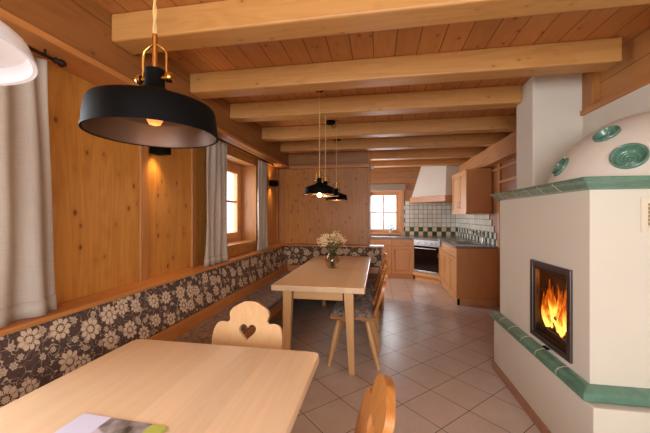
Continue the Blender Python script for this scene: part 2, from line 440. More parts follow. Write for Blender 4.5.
def wall_x(name, x0, x1, y0, y1, z0, z1, holes, m):
    bm = B(); ys = y0
    for (a, b, c, d) in holes:
        box(bm, x0, x1, ys, a, z0, z1); box(bm, x0, x1, a, b, z0, c); box(bm, x0, x1, a, b, d, z1); ys = b
    box(bm, x0, x1, ys, y1, z0, z1); return struct(name, bm, m)
def wall_y(name, y0, y1, x0, x1, z0, z1, holes, m):
    bm = B(); xs = x0
    for (a, b, c, d) in holes:
        box(bm, xs, a, y0, y1, z0, z1); box(bm, a, b, y0, y1, z0, c); box(bm, a, b, y0, y1, d, z1); xs = b
    box(bm, xs, x1, y0, y1, z0, z1); return struct(name, bm, m)
WZ0, WZ1 = 1.00, 2.07
NW = (0.0, 1.05); FW = (3.2, 4.22)
wall_x('wall_left', XL-.3, XL, YB-.2, YK+.3, 0, ZC, [(*NW, WZ0, WZ1), (*FW, WZ0, WZ1), (5.9, 6.9, .95, 2.05)], PANEL_X)
wall_y('wall_back', YB-.2, YB, XL, XK+.2, 0, ZC, [(-1.2, 1.3, .75, 2.25)], PLASTER)
wall_x('wall_right', XR, XR+.37, YB, 2.85, 0, 2.17, [(-1.6, -.4, .9, 2.1)], PLASTER)
wall_y('wall_partition', YP, YP+.14, XL, -.175, 0, ZC, [], PANEL_Y)
KW = (-.26, .48, .96, 1.92)
wall_y('wall_kitchen_back', YK, YK+.3, XL, XK+.2, 0, ZC, [KW], LOG_X)
wall_x('wall_kitchen_right', XK, XK+.2, 3.0, YK, 0, ZC, [], LOG_Y)
# wood clad strip above the plaster wall on the right
struct('wall_right_upper', bx(XR+.05, XR+.37, YB, 2.85, 2.17, ZC), pine('pine_cladding', (200, 142, 82), (164, 104, 52), 'Y', 'Z', .17, .004, .8, .45, .1, random_off=False))
# white chimney breast between dining room and kitchen
bm = bx(1.26, XK+.2, 2.85, 3.18, 0, ZC); struct('wall_chimney', bm, PLASTER, .015)
# trims on the cladding, rails and posts
n = [0]
def trim(bm, m, bevel=.004):
    n[0] += 1; return struct('trim_%d' % n[0], bm, m, bevel)
trim(bx(XR-.005, XR+.06, 2.73, 2.848, 2.205, BB+.15), TRIMV)
trim(bx(XR-.02, XR+.06, YB, 2.848, 2.165, 2.205), TRIMW)
# long upper timber over the left wall with its rail
trim(bx(XL, XU, YB, YP, ZR+.035, ZC), LOG_Y)
trim(bx(XL, XU+.02, YB, YP, ZR, ZR+.035), TRIMW)
trim(bx(XU, -.175, YP-.05, YP, ZR+.035, ZC), LOG_X)
trim(bx(XU+.02, -.16, YP-.07, YP, ZR-.01, ZR+.035), pine('pine_trim_across', (214, 146, 84), (172, 100, 46), 'X', None, knots=.6, rough=.4))
trim(bx(-.175, -.14, YP-.05, YP+.14, .0, ZC), TRIMV)
# vertical battens on the left wall and in its corner
for y0, w in ((1.235, .02), (2.02, .075), (2.66, .07), (5.14, .11)):
    trim(bx(XL, XL+.022, y0, y0+w, .84, ZR), TRIMV)
trim(bx(XL+.022, XL+.12, YP-.022, YP, .84, ZR), TRIMV)
# top plate over the right kitchen wall
trim(bx(XK-.16, XK, 3.18, YK, 2.12, BB), pine('pine_plate', (206, 144, 86), (160, 98, 50), 'Y', None, knots=.5, rough=.5))
trim(bx(XK-.03, XK, 3.18, 5.0, 1.83, 1.87), TRIMW)
trim(bx(XK-.025, XK, 4.93, 5.03, 0, 2.12), TRIMV)
trim(bx(XK-.02, XK, 3.18, 7.4, 2.04, 2.07), TRIMW)

# windows: frames, panes, sills, reveals
def window(name, axis, plane, a0, a1, z0, z1, vm, hm, sill_to, fr=.055, s=.04):
    """axis X: window in a wall facing +-x (a = y). plane = outer face coordinate"""
    def bb(bm, p0, p1, q0, q1, r0, r1):
        box(bm, p0, p1, q0, q1, r0, r1) if axis == 'X' else box(bm, q0, q1, p0, p1, r0, r1)
    bm = B(); p0, p1 = plane-.03, plane+.03
    for q in ((a0, a0+fr), (a1-fr, a1)): bb(bm, p0, p1, *q, z0, z1)
    for r in ((z0, z0+fr), (z1-fr, z1)): bb(bm, p0, p1, a0+fr, a1-fr, *r)
    w = struct(name, bm, WINW, .004)
    bm = B(); g = fr+.002; p2, p3 = plane-.02, plane+.04
    for q in ((a0+g, a0+g+s), (a1-g-s, a1-g)): bb(bm, p2, p3, *q, z0+g, z1-g)
    for r in ((z0+g, z0+g+s), (z1-g-s, z1-g)): bb(bm, p2, p3, a0+g+s, a1-g-s, *r)
    for v in vm: bb(bm, plane-.006, plane+.025, v-.014, v+.014, z0+g+s, z1-g-s)
    for h in hm: bb(bm, plane-.005, plane+.024, a0+g+s, a1-g-s, h-.012, h+.012)
    obj('sash', bm, WINW, w, .003)
    bm = B(); bb(bm, plane+.006, plane+.010, a0+g, a1-g, z0+g, z1-g); obj('pane', bm, PANE, w)
    return w
w1 = window('window_1', 'X', -1.98, FW[0], FW[1], WZ0, WZ1, [3.71], [1.55], 0, s=.075)
obj('window_sill', bx(-1.95, XL+.02, FW[0], FW[1], WZ0-.03, WZ0+.012), TRIMW, w1, .004)
w2 = window('window_2', 'X', -1.98, NW[0], NW[1], WZ0, WZ1, [.525], [1.55], 0)
obj('window_sill', bx(-1.95, XL+.02, NW[0], NW[1], WZ0-.03, WZ0+.012), TRIMW, w2, .004)
w3 = window('window_3', 'Y', YK+.10, KW[0], KW[1], KW[2], KW[3], [(KW[0]+KW[1])/2], [1.44], 0, fr=.04)
obj('window_sill', bx(KW[0]-.1, KW[1]+.1, YK-.05, YK+.07, KW[2]-.035, KW[2]), WINW, w3, .004)
bm = B(); box(bm, KW[1], KW[1]+.09, YK-.02, YK, KW[2], KW[3]+.09); box(bm, KW[0]-.09, KW[0], YK-.02, YK, KW[2], KW[3]+.09); box(bm, KW[0], KW[1], YK-.02, YK, KW[3], KW[3]+.09)
obj('window_casing', bm, WINW, w3, .003)
w4 = window('window_4', 'Y', YB-.1, -1.2, 1.3, .75, 2.25, [.05], [1.5], 0)
w6 = window('window_6_added', 'X', -1.98, 5.9, 6.9, .95, 2.05, [6.4], [1.5], 0)  # added unseen window, opening for the extra kitchen daylight
w5 = window('window_5', 'X', XR+.2, -1.6, -.4, .9, 2.1, [-1.0], [1.5], 0)
# lining boards of the far window recess
bm = B(); box(bm, -1.95, XL+.012, FW[1]-.004, FW[1]+.012, WZ0, WZ1); box(bm, -1.95, XL+.012, FW[0]-.012, FW[0]+.004, WZ0, WZ1); box(bm, -1.95, XL+.012, FW[0], FW[1], WZ1-.004, WZ1+.012)
trim(bm, TRIMV, .0)

# ================================================================= BEAMS
BS = 'ceiling beams crossing the room'
beams = [(1.575, 1.742, XU, XR+.0, 'pine ceiling beam nearest the camera, above the black pendant'),
         (2.34, 2.50, XU, XR-.055, 'second pine ceiling beam, its free rounded end above the white stove'),
         (3.04, 3.20, XU, 1.2585, 'third pine ceiling beam, running into the white chimney breast'),
         (3.94, 4.10, XU, XK, 'fourth pine ceiling beam, behind the middle round black ceiling rose'),
         (4.74, 4.90, XU, XK, 'fifth pine ceiling beam, just before the panelled back wall of the dining corner'),
         (5.64, 5.80, -1.5, XK, 'sixth pine ceiling beam, over the kitchen floor behind the panelled wall'),
         (6.50, 6.66, -1.5, XK, 'farthest pine ceiling beam, over the plaster cooker hood')]
for i, (y0, y1, x0, x1, lb) in enumerate(beams):
    o = obj('ceiling_beam', bx(x0, x1, y0, y1, BB, ZC), BEAM, None, .012, origin=((x0+x1)/2, (y0+y1)/2, BB)); tag(o, lb, 'beam', BS)

# ================================================================= CORNER BENCH
XB, XT = -1.49, -1.562      # backrest face at seat / at ledge
YBs, YBt = 4.97, 5.045
ZS, ZL = .455, .858; XE = .07
bench = thing('corner_bench', 'built-in wooden corner bench with floral upholstered backrest and mottled brown seat along the panelled walls', 'bench', (-1.3, 3, 0))
SY0 = -1.9
# backrest upholstery, left and back run
bm = B(); prism(bm, [(XB+.0, .555), (XT, ZL-.005), (XT-.06, ZL-.005), (XB-.06, .555)], 'Y', SY0, YBt-.01); obj('backrest_upholstery', bm, FLO_Y, bench, .012, seg=3)
bm = B(); prism(bm, [(YBs, .555), (YBt, ZL-.005), (YBt+.06, ZL-.005), (YBs+.06, .555)], 'X', XT+.0, XE-.03); obj('backrest_upholstery', bm, FLO_X, bench, .012, seg=3)
# wooden board under the upholstery
bm = B(); prism(bm, [(XB+.022, ZS), (XB+.004, .553), (XB-.05, .553), (XB-.05, ZS)], 'Y', SY0, YBs+.0); obj('backrest_board', bm, TRIMW, bench, .004)
bm = B(); prism(bm, [(YBs-.022, ZS), (YBs-.004, .553), (YBs+.05, .553), (YBs+.05, ZS)], 'X', XB+.0, XE-.03); obj('backrest_board', bm, TRIMW, bench, .004)
# ledge on top
obj('ledge', bx(XL+.001, XT+.012, SY0, YBt+.2, ZL-.004, ZL+.022), TRIMW, bench, .005)
obj('ledge', bx(XT+.012, -.14, YBt-.012, YP-.001, ZL-.004, ZL+.022), TRIMW, bench, .005)
obj('ledge', bx(-.14, XE+.01, YBt-.012, YBt+.13, ZL-.002, ZL+.024), plain('lit_pale_ledge', (232, 214, 190), .3), bench, .005)  # end piece paler: light falling on the ledge put into its colour
# end panel of the back run
bm = B(); prism(bm, [(4.52, 0), (4.52, .42), (4.60, .47), (4.90, .50), (4.985, .62), (5.03, ZL), (5.17, ZL), (5.17, 0)], 'X', XE-.03, XE); obj('end_panel', bm, TRIMV, bench, .004)
# carcass behind
obj('back_carcass', bx(XL+.002, XB-.06, SY0, YP-.002, .0, ZS-.03), RECSHADE, bench)
obj('back_carcass', bx(XB-.06, XE-.03, YBs+.06, YP-.06, .0, .54), RECSHADE, bench)
# seat: wooden frame plus fabric pad
SF = -1.06
def seatpad(x0, x1, y0, y1): return bx(x0, x1, y0, y1, ZS-.045, ZS+.005)
obj('seat_cushion', seatpad(XB+.0, SF, SY0, YBs-.0), SEATF, bench, .02, seg=3)
obj('seat_cushion', seatpad(SF+.001, XE-.035, YBs-.44, YBs), SEATF, bench, .02, seg=3)
bm = B(); box(bm, XB-.05, SF-.012, SY0, YBs-.43, ZS-.085, ZS-.047); box(bm, XB-.05, XE-.035, YBs-.43, YBs, ZS-.085, ZS-.047); obj('seat_board', bm, TRIMW, bench, .004)
bm = B(); box(bm, SF-.05, SF-.025, SY0, YBs-.43, ZS-.15, ZS-.086); obj('seat_rail', bm, TRIMW, bench, .003)
prof = [(XB-.05, 0), (SF-.16, 0), (SF-.05, 0), (SF-.05, .05), (SF-.10, .10), (SF-.14, .17), (SF-.12, .24), (SF-.06, .28), (SF-.055, .33), (SF-.055, ZS-.15), (SF-.055, ZS-.086), (XB-.05, ZS-.086)]
for y in (-1.0, .3, 1.6, 2.75, 3.95):
    bm = B(); prism(bm, prof, 'Y', y, y+.035); obj('bench_support', bm, TRIMV, bench, .004)

# ================================================================= TABLES
def table(label, x0, x1, y0, y1, h=.75, th=.036, leg=.075, inset=.03, leginset=None, xin=None, corner=.03, ll=.0):
    t = thing('dining_table', label, 'table', ((x0+x1)/2, (y0+y1)/2, 0))
    bm = B(); pts = []
    for cx, cy, a0 in ((x1-corner, y1-corner, 0), (x0+corner, y1-corner, 90), (x0+corner, y0+corner, 180), (x1-corner, y0+corner, 270)):
        for k in range(5):
            a = math.radians(a0+90*k/4); pts.append((cx+corner*math.cos(a), cy+corner*math.sin(a)))
    prism(bm, pts, 'Z', h-th, h); obj('tabletop', bm, TABLE, t, .006, seg=2)
    inset = leginset or inset; bm = B(); i = inset+.02; xa_ = (xin or inset)+.02
    a, b_, c, d = x0+xa_, x1-xa_, y0+i, y1-i; hh = h-th-.0005
    bm.free()
    for q in ((a+leg-.01, b_-leg+.01, c, c+.025), (a+leg-.01, b_-leg+.01, d-.025, d), (a, a+.025, c+leg-.01, d-leg+.01), (b_-.025, b_, c+leg-.01, d-leg+.01)):
        obj('apron', bx(*q, hh-.075, hh), TABLEX, t, .003)
    for sx in (0, 1):
        for sy in (0, 1):
            xi = xin or inset
            X = (x0+xi, x0+xi+leg) if sx == 0 else (x1-xi-leg, x1-xi)
            Y = (y0+inset, y0+inset+leg) if sy == 0 else (y1-inset-leg, y1-inset)
            cx = X[0] if sx == 0 else X[1]; cy = Y[0] if sy == 0 else Y[1]
            tp = [(X[0], Y[0]), (X[1], Y[0]), (X[1], Y[1]), (X[0], Y[1])]
            k = .62
            bt = [(cx+(px-cx)*k, cy+(py-cy)*k) for px, py in tp]
            bt = [(px+(.012 if sx else -.0), py) for px, py in bt]
            bm = B(); frustum(bm, bt, 0, tp, hh); obj('leg', bm, CHAIRM, t, .006)
    return t
near_t = table('large pale wooden dining table filling the lower left foreground, magazine on it', -1.19, -.257, -.75, 1.378, leginset=.17, corner=.035)
far_t = table('long pale wooden dining table with a flower vase, set in the bench corner', -.94, -.115, 2.64, 4.72, th=.05, xin=.10, leg=.082, corner=.012)

# ================================================================= CHAIRS
HALF = [(0, 0), (30, 2), (60, 17), (90, 36), (103, 62), (97, 88), (109, 103), (138, 101), (163, 114), (177, 148), (180, 200), (170, 245), (148, 285), (132, 320), (112, 345), (98, 372), (92, 400)]
def catmull(pts, k=4):
    out = []
    for i in range(len(pts)-1):
        p0 = pts[max(i-1, 0)]; p1 = pts[i]; p2 = pts[i+1]; p3 = pts[min(i+2, len(pts)-1)]
        for j in range(k):
            t = j/k
            out.append(tuple(.5*((2*b)+(-a+c)*t+(2*a-5*b+4*c-d)*t*t+(-a+3*b-3*c+d)*t**3) for a, b, c, d in zip(p0, p1, p2, p3)))
    out.append(pts[-1]); return out
def make_chair(mat, heart=True, mat2=None):
    """chair faces local -y; back at +y; origin on the floor under the seat centre"""
    t = thing('dining_chair', 'x', 'chair')
    u = .00112; ztop = .895
    h = catmull([(a*u, ztop-b*u) for a, b in HALF])
    outline = h+[(-a, z) for a, z in h[::-1][:-1]]
    # heart cut-out: built as ring between outline and heart by triangulation
    hp = []
    for k in range(28):
        a = 2*PI*k/28
        hx = 16*math.sin(a)**3; hz = 13*math.cos(a)-5*math.cos(2*a)-2*math.cos(3*a)-math.cos(4*a)
        hp.append((hx*.0031, .735+hz*.0031))
    bm = B(); th = .026; tilt = math.radians(16)
    def place(p, off):
        x, z = p; dz = z-.45
        return Vector((x, .185+dz*math.sin(tilt)+off*math.cos(tilt), .45+dz*math.cos(tilt)-off*math.sin(tilt)))
    vs = {}
    for s, off in ((0, 0), (1, th)):
        o_ = [bm.verts.new(place(p, off)) for p in outline]; i_ = [bm.verts.new(place(p, off)) for p in hp]
        es = [bm.edges.new((o_[k], o_[(k+1) % len(o_)])) for k in range(len(o_))]+[bm.edges.new((i_[k], i_[(k+1) % len(i_)])) for k in range(len(i_))]
        bmesh.ops.triangle_fill(bm, use_beauty=True, edges=es); vs[s] = (o_, i_)
    for j in (0, 1):
        a, b_ = vs[0][j], vs[1][j]; n_ = len(a)
        for k in range(n_): bm.faces.new((a[k], a[(k+1) % n_], b_[(k+1) % n_], b_[k]))
    obj('backrest', bm, mat, t, .004, smooth=True, ang=50)
    # trapezoid seat
    bm = B(); pts = [(-.21, -.20), (.21, -.20), (.185, .21), (-.185, .21)]
    frustum(bm, [(x*.97, y*.97) for x, y in pts], .425, pts, .447); obj('seat', bm, mat, t, .008, seg=3)
    bm = B(); box(bm, -.17, .17, -.10, -.04, .40, .4245); box(bm, -.15, .15, .08, .14, .40, .4245); obj('seat_batten', bm, mat, t, .004)
    for sx in (-1, 1):
        for sy, y0, y1 in ((0, -.13, -.21), (1, .13, .235)):
            bm = B(); top = Vector((sx*.135, y0, .40)); bot = Vector((sx*.20, y1, .0))
            pp = [bot.lerp(top, q) for q in (0, .25, .5, .75, .9, 1)]
            tube(bm, pp, [.018, .021, .025, .023, .019, .019], 12); obj('leg', bm, CHAIRM, t, smooth=True, ang=50)
    return t
GC = 'carved chairs along the aisle side of the far table'
heart = make_chair(CHAIRM); tag(heart, 'pale carved chair with heart cut-out backrest, at far end of near table', 'chair')
heart.location = (-.713, 1.36, 0); heart.rotation_euler = (0, 0, 0)
chA = make_chair(CHAIRO)
c3 = chA; tag(c3, 'honey-coloured carved chair back in the bottom foreground, right of the near table', 'chair')
c3.location = (-.288, .90, 0); c3.rotation_euler = (0, 0, -PI/2+math.radians(7))
def cushion(x, y, label):
    bm = B(); bmesh.ops.create_grid(bm, x_segments=12, y_segments=12, size=.2)
    top = []
    for v in bm.verts:
        r = max(abs(v.co.x), abs(v.co.y))/.2
        v.co.z = .002+.07*(1-r**5)+.006*math.sin(v.co.x*40)*math.cos(v.co.y*33)*(1-r)
    g = bm.faces[:]; r_ = bmesh.ops.extrude_face_region(bm, geom=g)
    for e in r_['geom']:
        if isinstance(e, bmesh.types.BMVert): e.co.z = .0
    bmesh.ops.translate(bm, verts=bm.verts, vec=(x, y, .449))
    for f in bm.faces: f.smooth = True
    o = obj('seat_cushion', bm, CUSHF, None, origin=(x, y, .449)); tag(o, label, 'cushion', 'taupe cushions on the chairs by the far table'); return o
chairlab = [(3.0, 'nearest of the carved chairs along the aisle side of the far table', 'nearest taupe seat cushion on the chairs along the far table'),
            (3.56, 'middle of the three carved chairs along the aisle side of the far table', 'middle taupe seat cushion on the chairs along the far table'),
            (4.12, 'farthest carved chair along the aisle side of the far table', 'farthest taupe seat cushion on the chairs along the far table')]
for i, (y, a, b_) in enumerate(chairlab):
    c = dup(chA); tag(c, a, 'chair', GC); c.location = (-.235, y, 0); c.rotation_euler = (0, 0, -PI/2)
    cushion(-.245, y, b_)

# ================================================================= TABLE THINGS
bm = bx(-.895, -.60, .605, .815, .751, .755)
def magmat():
    m, nt, b = new_mat('magazine_cover'); N = NT(nt)
    tc = N.n('ShaderNodeTexCoord').outputs['Object']; sep = N.n('ShaderNodeSeparateXYZ'); N.l(tc, sep.inputs[0])
    x = sep.outputs['X']; n = N.noise(tc, 22, 4, .5)
    xw = N.math('ADD', x, N.math('MULTIPLY', N.math('SUBTRACT', n, .5), .02))
    white = rgb(206, 204, 222)
    photo = N.mix(N.math('MULTIPLY_ADD', n, 3, -1, clamp=True), rgb(70, 58, 50), rgb(176, 166, 160))
    col = N.mix(N.step(x, -.048, -.044), photo, white)
    col = N.mix(N.step(N.math('ADD', sep.outputs['Y'], N.math('MULTIPLY', x, .4)), .035, .045), col, N.mix(N.step(x, -.05, -.04), rgb(196, 184, 188), white))
    col = N.mix(N.step(N.math('SUBTRACT', 0, xw), -.10, -.094), col, rgb(176, 180, 84))
    N.l(col, b.inputs['Base Color']); b.inputs['Roughness'].default_value = .3
    return m
o = obj('magazine', bm, magmat(), None, .0008, origin=(-.7475, .71, .751)); o.rotation_euler = (0, 0, math.radians(-2)); tag(o, 'glossy magazine lying on the near table, pale left side and lime corner', 'magazine')

vase = thing('flower_vase', 'bulbous smoky glass vase on the far table', 'vase', (-.535, 3.62, .751))
prof = [(0, .0), (.050, 0), (.068, .02), (.083, .06), (.084, .10), (.070, .14), (.048, .175), (.052, .20), (.058, .208)]
bm = B(); lathe(bm, prof+[(r-.004 if r > .01 else 0, z+.004) for r, z in prof[::-1]], (-.535, 3.62, .751)); obj('vase_body', bm, VASEG, vase, smooth=True)
bouquet = thing('flower_bouquet', 'cream blossom bouquet standing in the glass vase', 'flowers', (-.535, 3.62, .76))
rs = random.Random(3)
bs = B(); bb_ = B(); bl = B()
for i in range(46):
    a = rs.uniform(0, 2*PI); rr = .155*math.sqrt(rs.random()); hh = .30+.10*(1-(rr/.155)**2)+rs.uniform(-.035, .02)
    base = Vector((-.535+.02*math.cos(a*3), 3.62+.02*math.sin(a*3), .77)); neck = Vector((-.535+.03*math.cos(a), 3.62+.03*math.sin(a), .95))
    tip = Vector((-.535+rr*math.cos(a), 3.62+rr*math.sin(a), .751+hh))
    tube(bs, [base, neck, neck.lerp(tip, .6)+Vector((0, 0, .01)), tip], .0016, 4)
    for k in range(9):
        q = tip+Vector((rs.gauss(0, .020), rs.gauss(0, .020), rs.gauss(0, .016))); ball(bb_, q, rs.uniform(.005, .010), 1, (1, 1, .8))
    if i % 2 == 0:
        q = neck.lerp(tip, rs.uniform(.1, .6)); d = Vector((math.cos(a+1), math.sin(a+1), .4)); s = Vector((-d.y, d.x, 0)).normalized()*.008
        v = [bl.verts.new(p) for p in (q, q+d*.025+s, q+d*.05, q+d*.025-s)]; bl.faces.new(v)
obj('stem', bs, STEM, bouquet, smooth=True); obj('blossom', bb_, BLOOM, bouquet, smooth=True)['kind'] = 'stuff'
o = obj('leaf', bl, LEAF, bouquet); o['kind'] = 'stuff'; so = o.modifiers.new('s', 'SOLIDIFY'); so.thickness = .001

# ================================================================= STOVE
SX0, SY_0, SY_1 = 1.0, 1.68, 3.02      # base front face, right end, far end
UX, UY0, UY1 = 1.05, 1.785, 2.97
FY0, FY1, FZ0, FZ1 = 1.925, 2.39, .545, 1.06
BK = XR-.002
stove = thing('tiled_stove', 'white plastered masonry stove with green glazed tile ledges, dome and a fire door', 'stove', (1.3, 2.35, 0))
bm = B(); box(bm, SX0+.012, BK, SY_0+.012, 2.848, 0, .44); box(bm, SX0+.012, 1.258, 2.848, SY_1-.012, 0, .44); box(bm, UX, BK, UY0, 2.848, .44, .50); box(bm, UX, 1.258, 2.848, UY1, .44, .50); obj('stove_base', bm, PLASTER, stove, .006)
bm = B()
z0, z1 = .50, 1.50; FX = 1.45
for (ya, yb, za, zb) in ((UY0, FY0, z0, z1), (FY1, 2.848, z0, z1), (FY0, FY1, FZ1, z1), (FY0, FY1, z0, FZ0)): box(bm, UX, BK, ya, yb, za, zb)
box(bm, UX, 1.258, 2.848, UY1, z0, z1)
obj('stove_body', bm, PLASTER, stove)
# firebox lining (open to the front)
bm = B(); g = .012
box(bm, UX+.03, 1.5, FY0-.001, FY0+g, FZ0, FZ1); box(bm, UX+.03, 1.5, FY1-g, FY1+.001, FZ0, FZ1)
box(bm, UX+.03, 1.5, FY0, FY1, FZ1-g, FZ1); box(bm, UX+.03, 1.5, FY0, FY1, FZ0, FZ0+g); box(bm, 1.38, 1.42, FY0, FY1, FZ0, FZ1)
obj('firebox_lining', bm, SOOT, stove)
obj('log_guard', bx(UX+.022, UX+.03, FY0+.014, FY1-.014, FZ0+.014, FZ0+.085), plain('fire_guard_plate', (84, 68, 56), .5, metal=.4, noise=.3, nscale=9), stove, .004)
# fire door
door = obj('fire_door', bx(0,0,0,0,0,0) if False else B(), GUN, stove) if False else None
bm = B(); f = .036; xa, xb = UX-.014, UX+.03
box(bm, xa, xb, FY0, FY0+f, FZ0, FZ1); box(bm, xa, xb, FY1-f, FY1, FZ0, FZ1)
box(bm, xa, xb, FY0+f, FY1-f, FZ1-f, FZ1); box(bm, xa, xb, FY0+f, FY1-f, FZ0, FZ0+f)
door = obj('fire_door', bm, GUN, stove, .004)
bm = B(); i2 = f+.001; f2 = .016
for q in ((FY0+i2, FY0+i2+f2, FZ0+i2, FZ1-i2), (FY1-i2-f2, FY1-i2, FZ0+i2, FZ1-i2), (FY0+i2+f2, FY1-i2-f2, FZ1-i2-f2, FZ1-i2), (FY0+i2+f2, FY1-i2-f2, FZ0+i2, FZ0+i2+f2)):
    box(bm, xa+.010, xb-.004, *q)
obj('door_inner_frame', bm, plain('dark_bronze_frame', (70, 58, 50), .35, metal=.9), door, .002)
obj('door_glass', bx(UX+.008, UX+.012, FY0+f+.016, FY1-f-.016, FZ0+f+.016, FZ1-f-.016), FIREGL, door)
bm = B(); box(bm, xa-.02, xa, 2.13, 2.18, FZ0-.012, FZ0-.002); obj('door_handle', bm, BLACK, door, .002)
# glazed ledges: S-profiled tiles with joints
def ledge(name, z0, z1, xin, proj, yfar, ycor, joints, up):
    """profile swept along -y then around the corner to +x"""
    H = z1-z0; W_ = xin-proj
    if up: pr = [(0, 0), (.25, .10), (.50, .28), (.72, .55), (.94, .66), (1, .80), (.97, .96), (.80, 1), (0, 1)]
    else:  pr = [(0, 0), (.55, 0), (.80, .05), (.97, .20), (1, .45), (.92, .68), (.70, .85), (.35, .97), (0, 1)]
    def seg(bm, a, b, mode, miterb):
        n_ = len(pr)
        def pt(k, s, end):
            o_, hh = pr[k]; off = o_*W_
            if mode == 'y': return (xin-off, s-(off if (end and miterb) else 0), z0+hh*H)
            return ((s-off) if (not end and miterb) else s, ycor-off, z0+hh*H)
        A = [bm.verts.new(pt(k, a, False)) for k in range(n_)]; B_ = [bm.verts.new(pt(k, b, True)) for k in range(n_)]
        bm.faces.new(A); bm.faces.new(B_[::-1])
        for k in range(n_): bm.faces.new((A[k], B_[k], B_[(k+1) % n_], A[(k+1) % n_]))
    gp = .004; bm = B(); ys = [yfar]+joints
    for i in range(len(ys)):
        a = ys[i]-(gp if i else 0)
        if i < len(ys)-1: seg(bm, a, ys[i+1]+gp, 'y', False)
        else: seg(bm, a, ycor, 'y', True)
    xs = [xin+.0, 1.33, BK] if up else [xin, 1.36, BK]
    seg(bm, xs[0], xs[1]-gp, 'x', True); seg(bm, xs[1]+gp, xs[2], 'x', False)
    o1 = obj(name, bm, GREEN, stove, .003, smooth=True, ang=25)
    pr = [(a_*.95, .5+(h_-.5)*.96) for a_, h_ in pr]
    bm = B()
    for j in joints: seg(bm, j+gp+.0005, j-gp-.0005, 'y', False)
    seg(bm, xs[1]-gp-.0005, xs[1]+gp+.0005, 'x', False)
    obj('grout', bm, GROUT, o1)['kind'] = 'stuff'
ledge('upper_tile_ledge', 1.49, 1.553, UX+.002, .985, SY_1+.0, UY0+.002, [2.83, 2.74, 2.555, 2.36, 2.183, 2.006], True)
ledge('lower_tile_ledge', .442, .512, UX+.002, .985, SY_1+.01, UY0+.002, [2.82, 2.625, 2.42, 2.21, 1.97], False)
# dome
cx, cy, rx, ry, rz, zz = 1.643, 2.231, .558, .507, .616, 1.373
DISH = [(Vector(p), R, Vector(((p[0]-cx)/rx**2, (p[1]-cy)/ry**2, (p[2]-zz)/rz**2)).normalized()) for p, R in (((1.156, 2.249, 1.674), .064), ((1.314, 2.086, 1.839), .066), ((1.309, 1.911, 1.677), .078))]
bm = B(); a0 = math.asin((1.545-zz)/rz)
rings = []
for i in range(81):
    a = a0+(PI/2-a0)*i/80; row = []
    for k in range(161):
        t = PI*k/160; p = Vector((cx-rx*math.cos(a)*math.sin(t), cy+ry*math.cos(a)*math.cos(t), zz+rz*math.sin(a)))
        for c_, R, nr in DISH:
            d_ = (p-c_).length
            if d_ < R*.9: p = p-nr*.045*min(1, (R*.9-d_)/(R*.25))
        row.append(bm.verts.new(p))
    rings.append(row)
for r1, r2 in zip(rings, rings[1:]):
    for k in range(160): bm.faces.new((r1[k], r1[k+1], r2[k+1], r2[k]))
obj('dome', bm, PLASTER, stove, smooth=True, ang=80)
bm = bx(UX+.003, BK, UY0+.003, 2.848, 1.50, 1.551); obj('stove_top', bm, PLASTER, stove)
# round ceramic dishes set in the dome
for c_, R, nr in DISH:
    q = [(0, -.022), (.07, -.023), (.12, -.030), (.18, -.030), (.22, -.023), (.27, -.022), (.32, -.030), (.38, -.031), (.43, -.024), (.48, -.022), (.54, -.027), (.62, -.026), (.70, -.018), (.78, -.004), (.84, .006), (.92, .011), (.99, .008), (1.0, .001), (1.0, -.03)]
    bm = B(); lathe(bm, [(a*R, h_) for a, h_ in q], c_, 48, nr); obj('ceramic_dish', bm, GREEN, stove, smooth=True, ang=60)
# vent grille on the right hand face
vx0, vx1, vz0, vz1 = 1.30, 1.52, 1.307, 1.42
bm = B(); yy = UY0-.008; fv = .028
for q in ((vx0-fv, vx0, vz0-fv, vz1+fv), (vx1, vx1+fv, vz0-fv, vz1+fv), (vx0, vx1, vz1, vz1+fv), (vx0, vx1, vz0-fv, vz0)): box(bm, q[0], q[1], yy, UY0, q[2], q[3])
vg = obj('vent_grille', bm, plain('cream_vent', (226, 212, 188), .5), stove, .002)
bm = B()
for k in range(6):
    z = vz0+.006+k*.0192; prism(bm, [(yy+.002, z), (yy+.004, z+.012), (UY0, z+.014), (UY0, z)], 'X', vx0, vx1)
obj('slat', bm, plain('brass_slat', (176, 146, 96), .4, metal=.5), vg)
# skirting tiles
bm = B(); box(bm, SX0+.002, SX0+.0115, SY_0+.002, SY_1-.002, 0, .07); box(bm, SX0+.0115, BK, SY_0+.002, SY_0+.0115, 0, .07); obj('skirting_tile', bm, SKIRT, stove, .002)

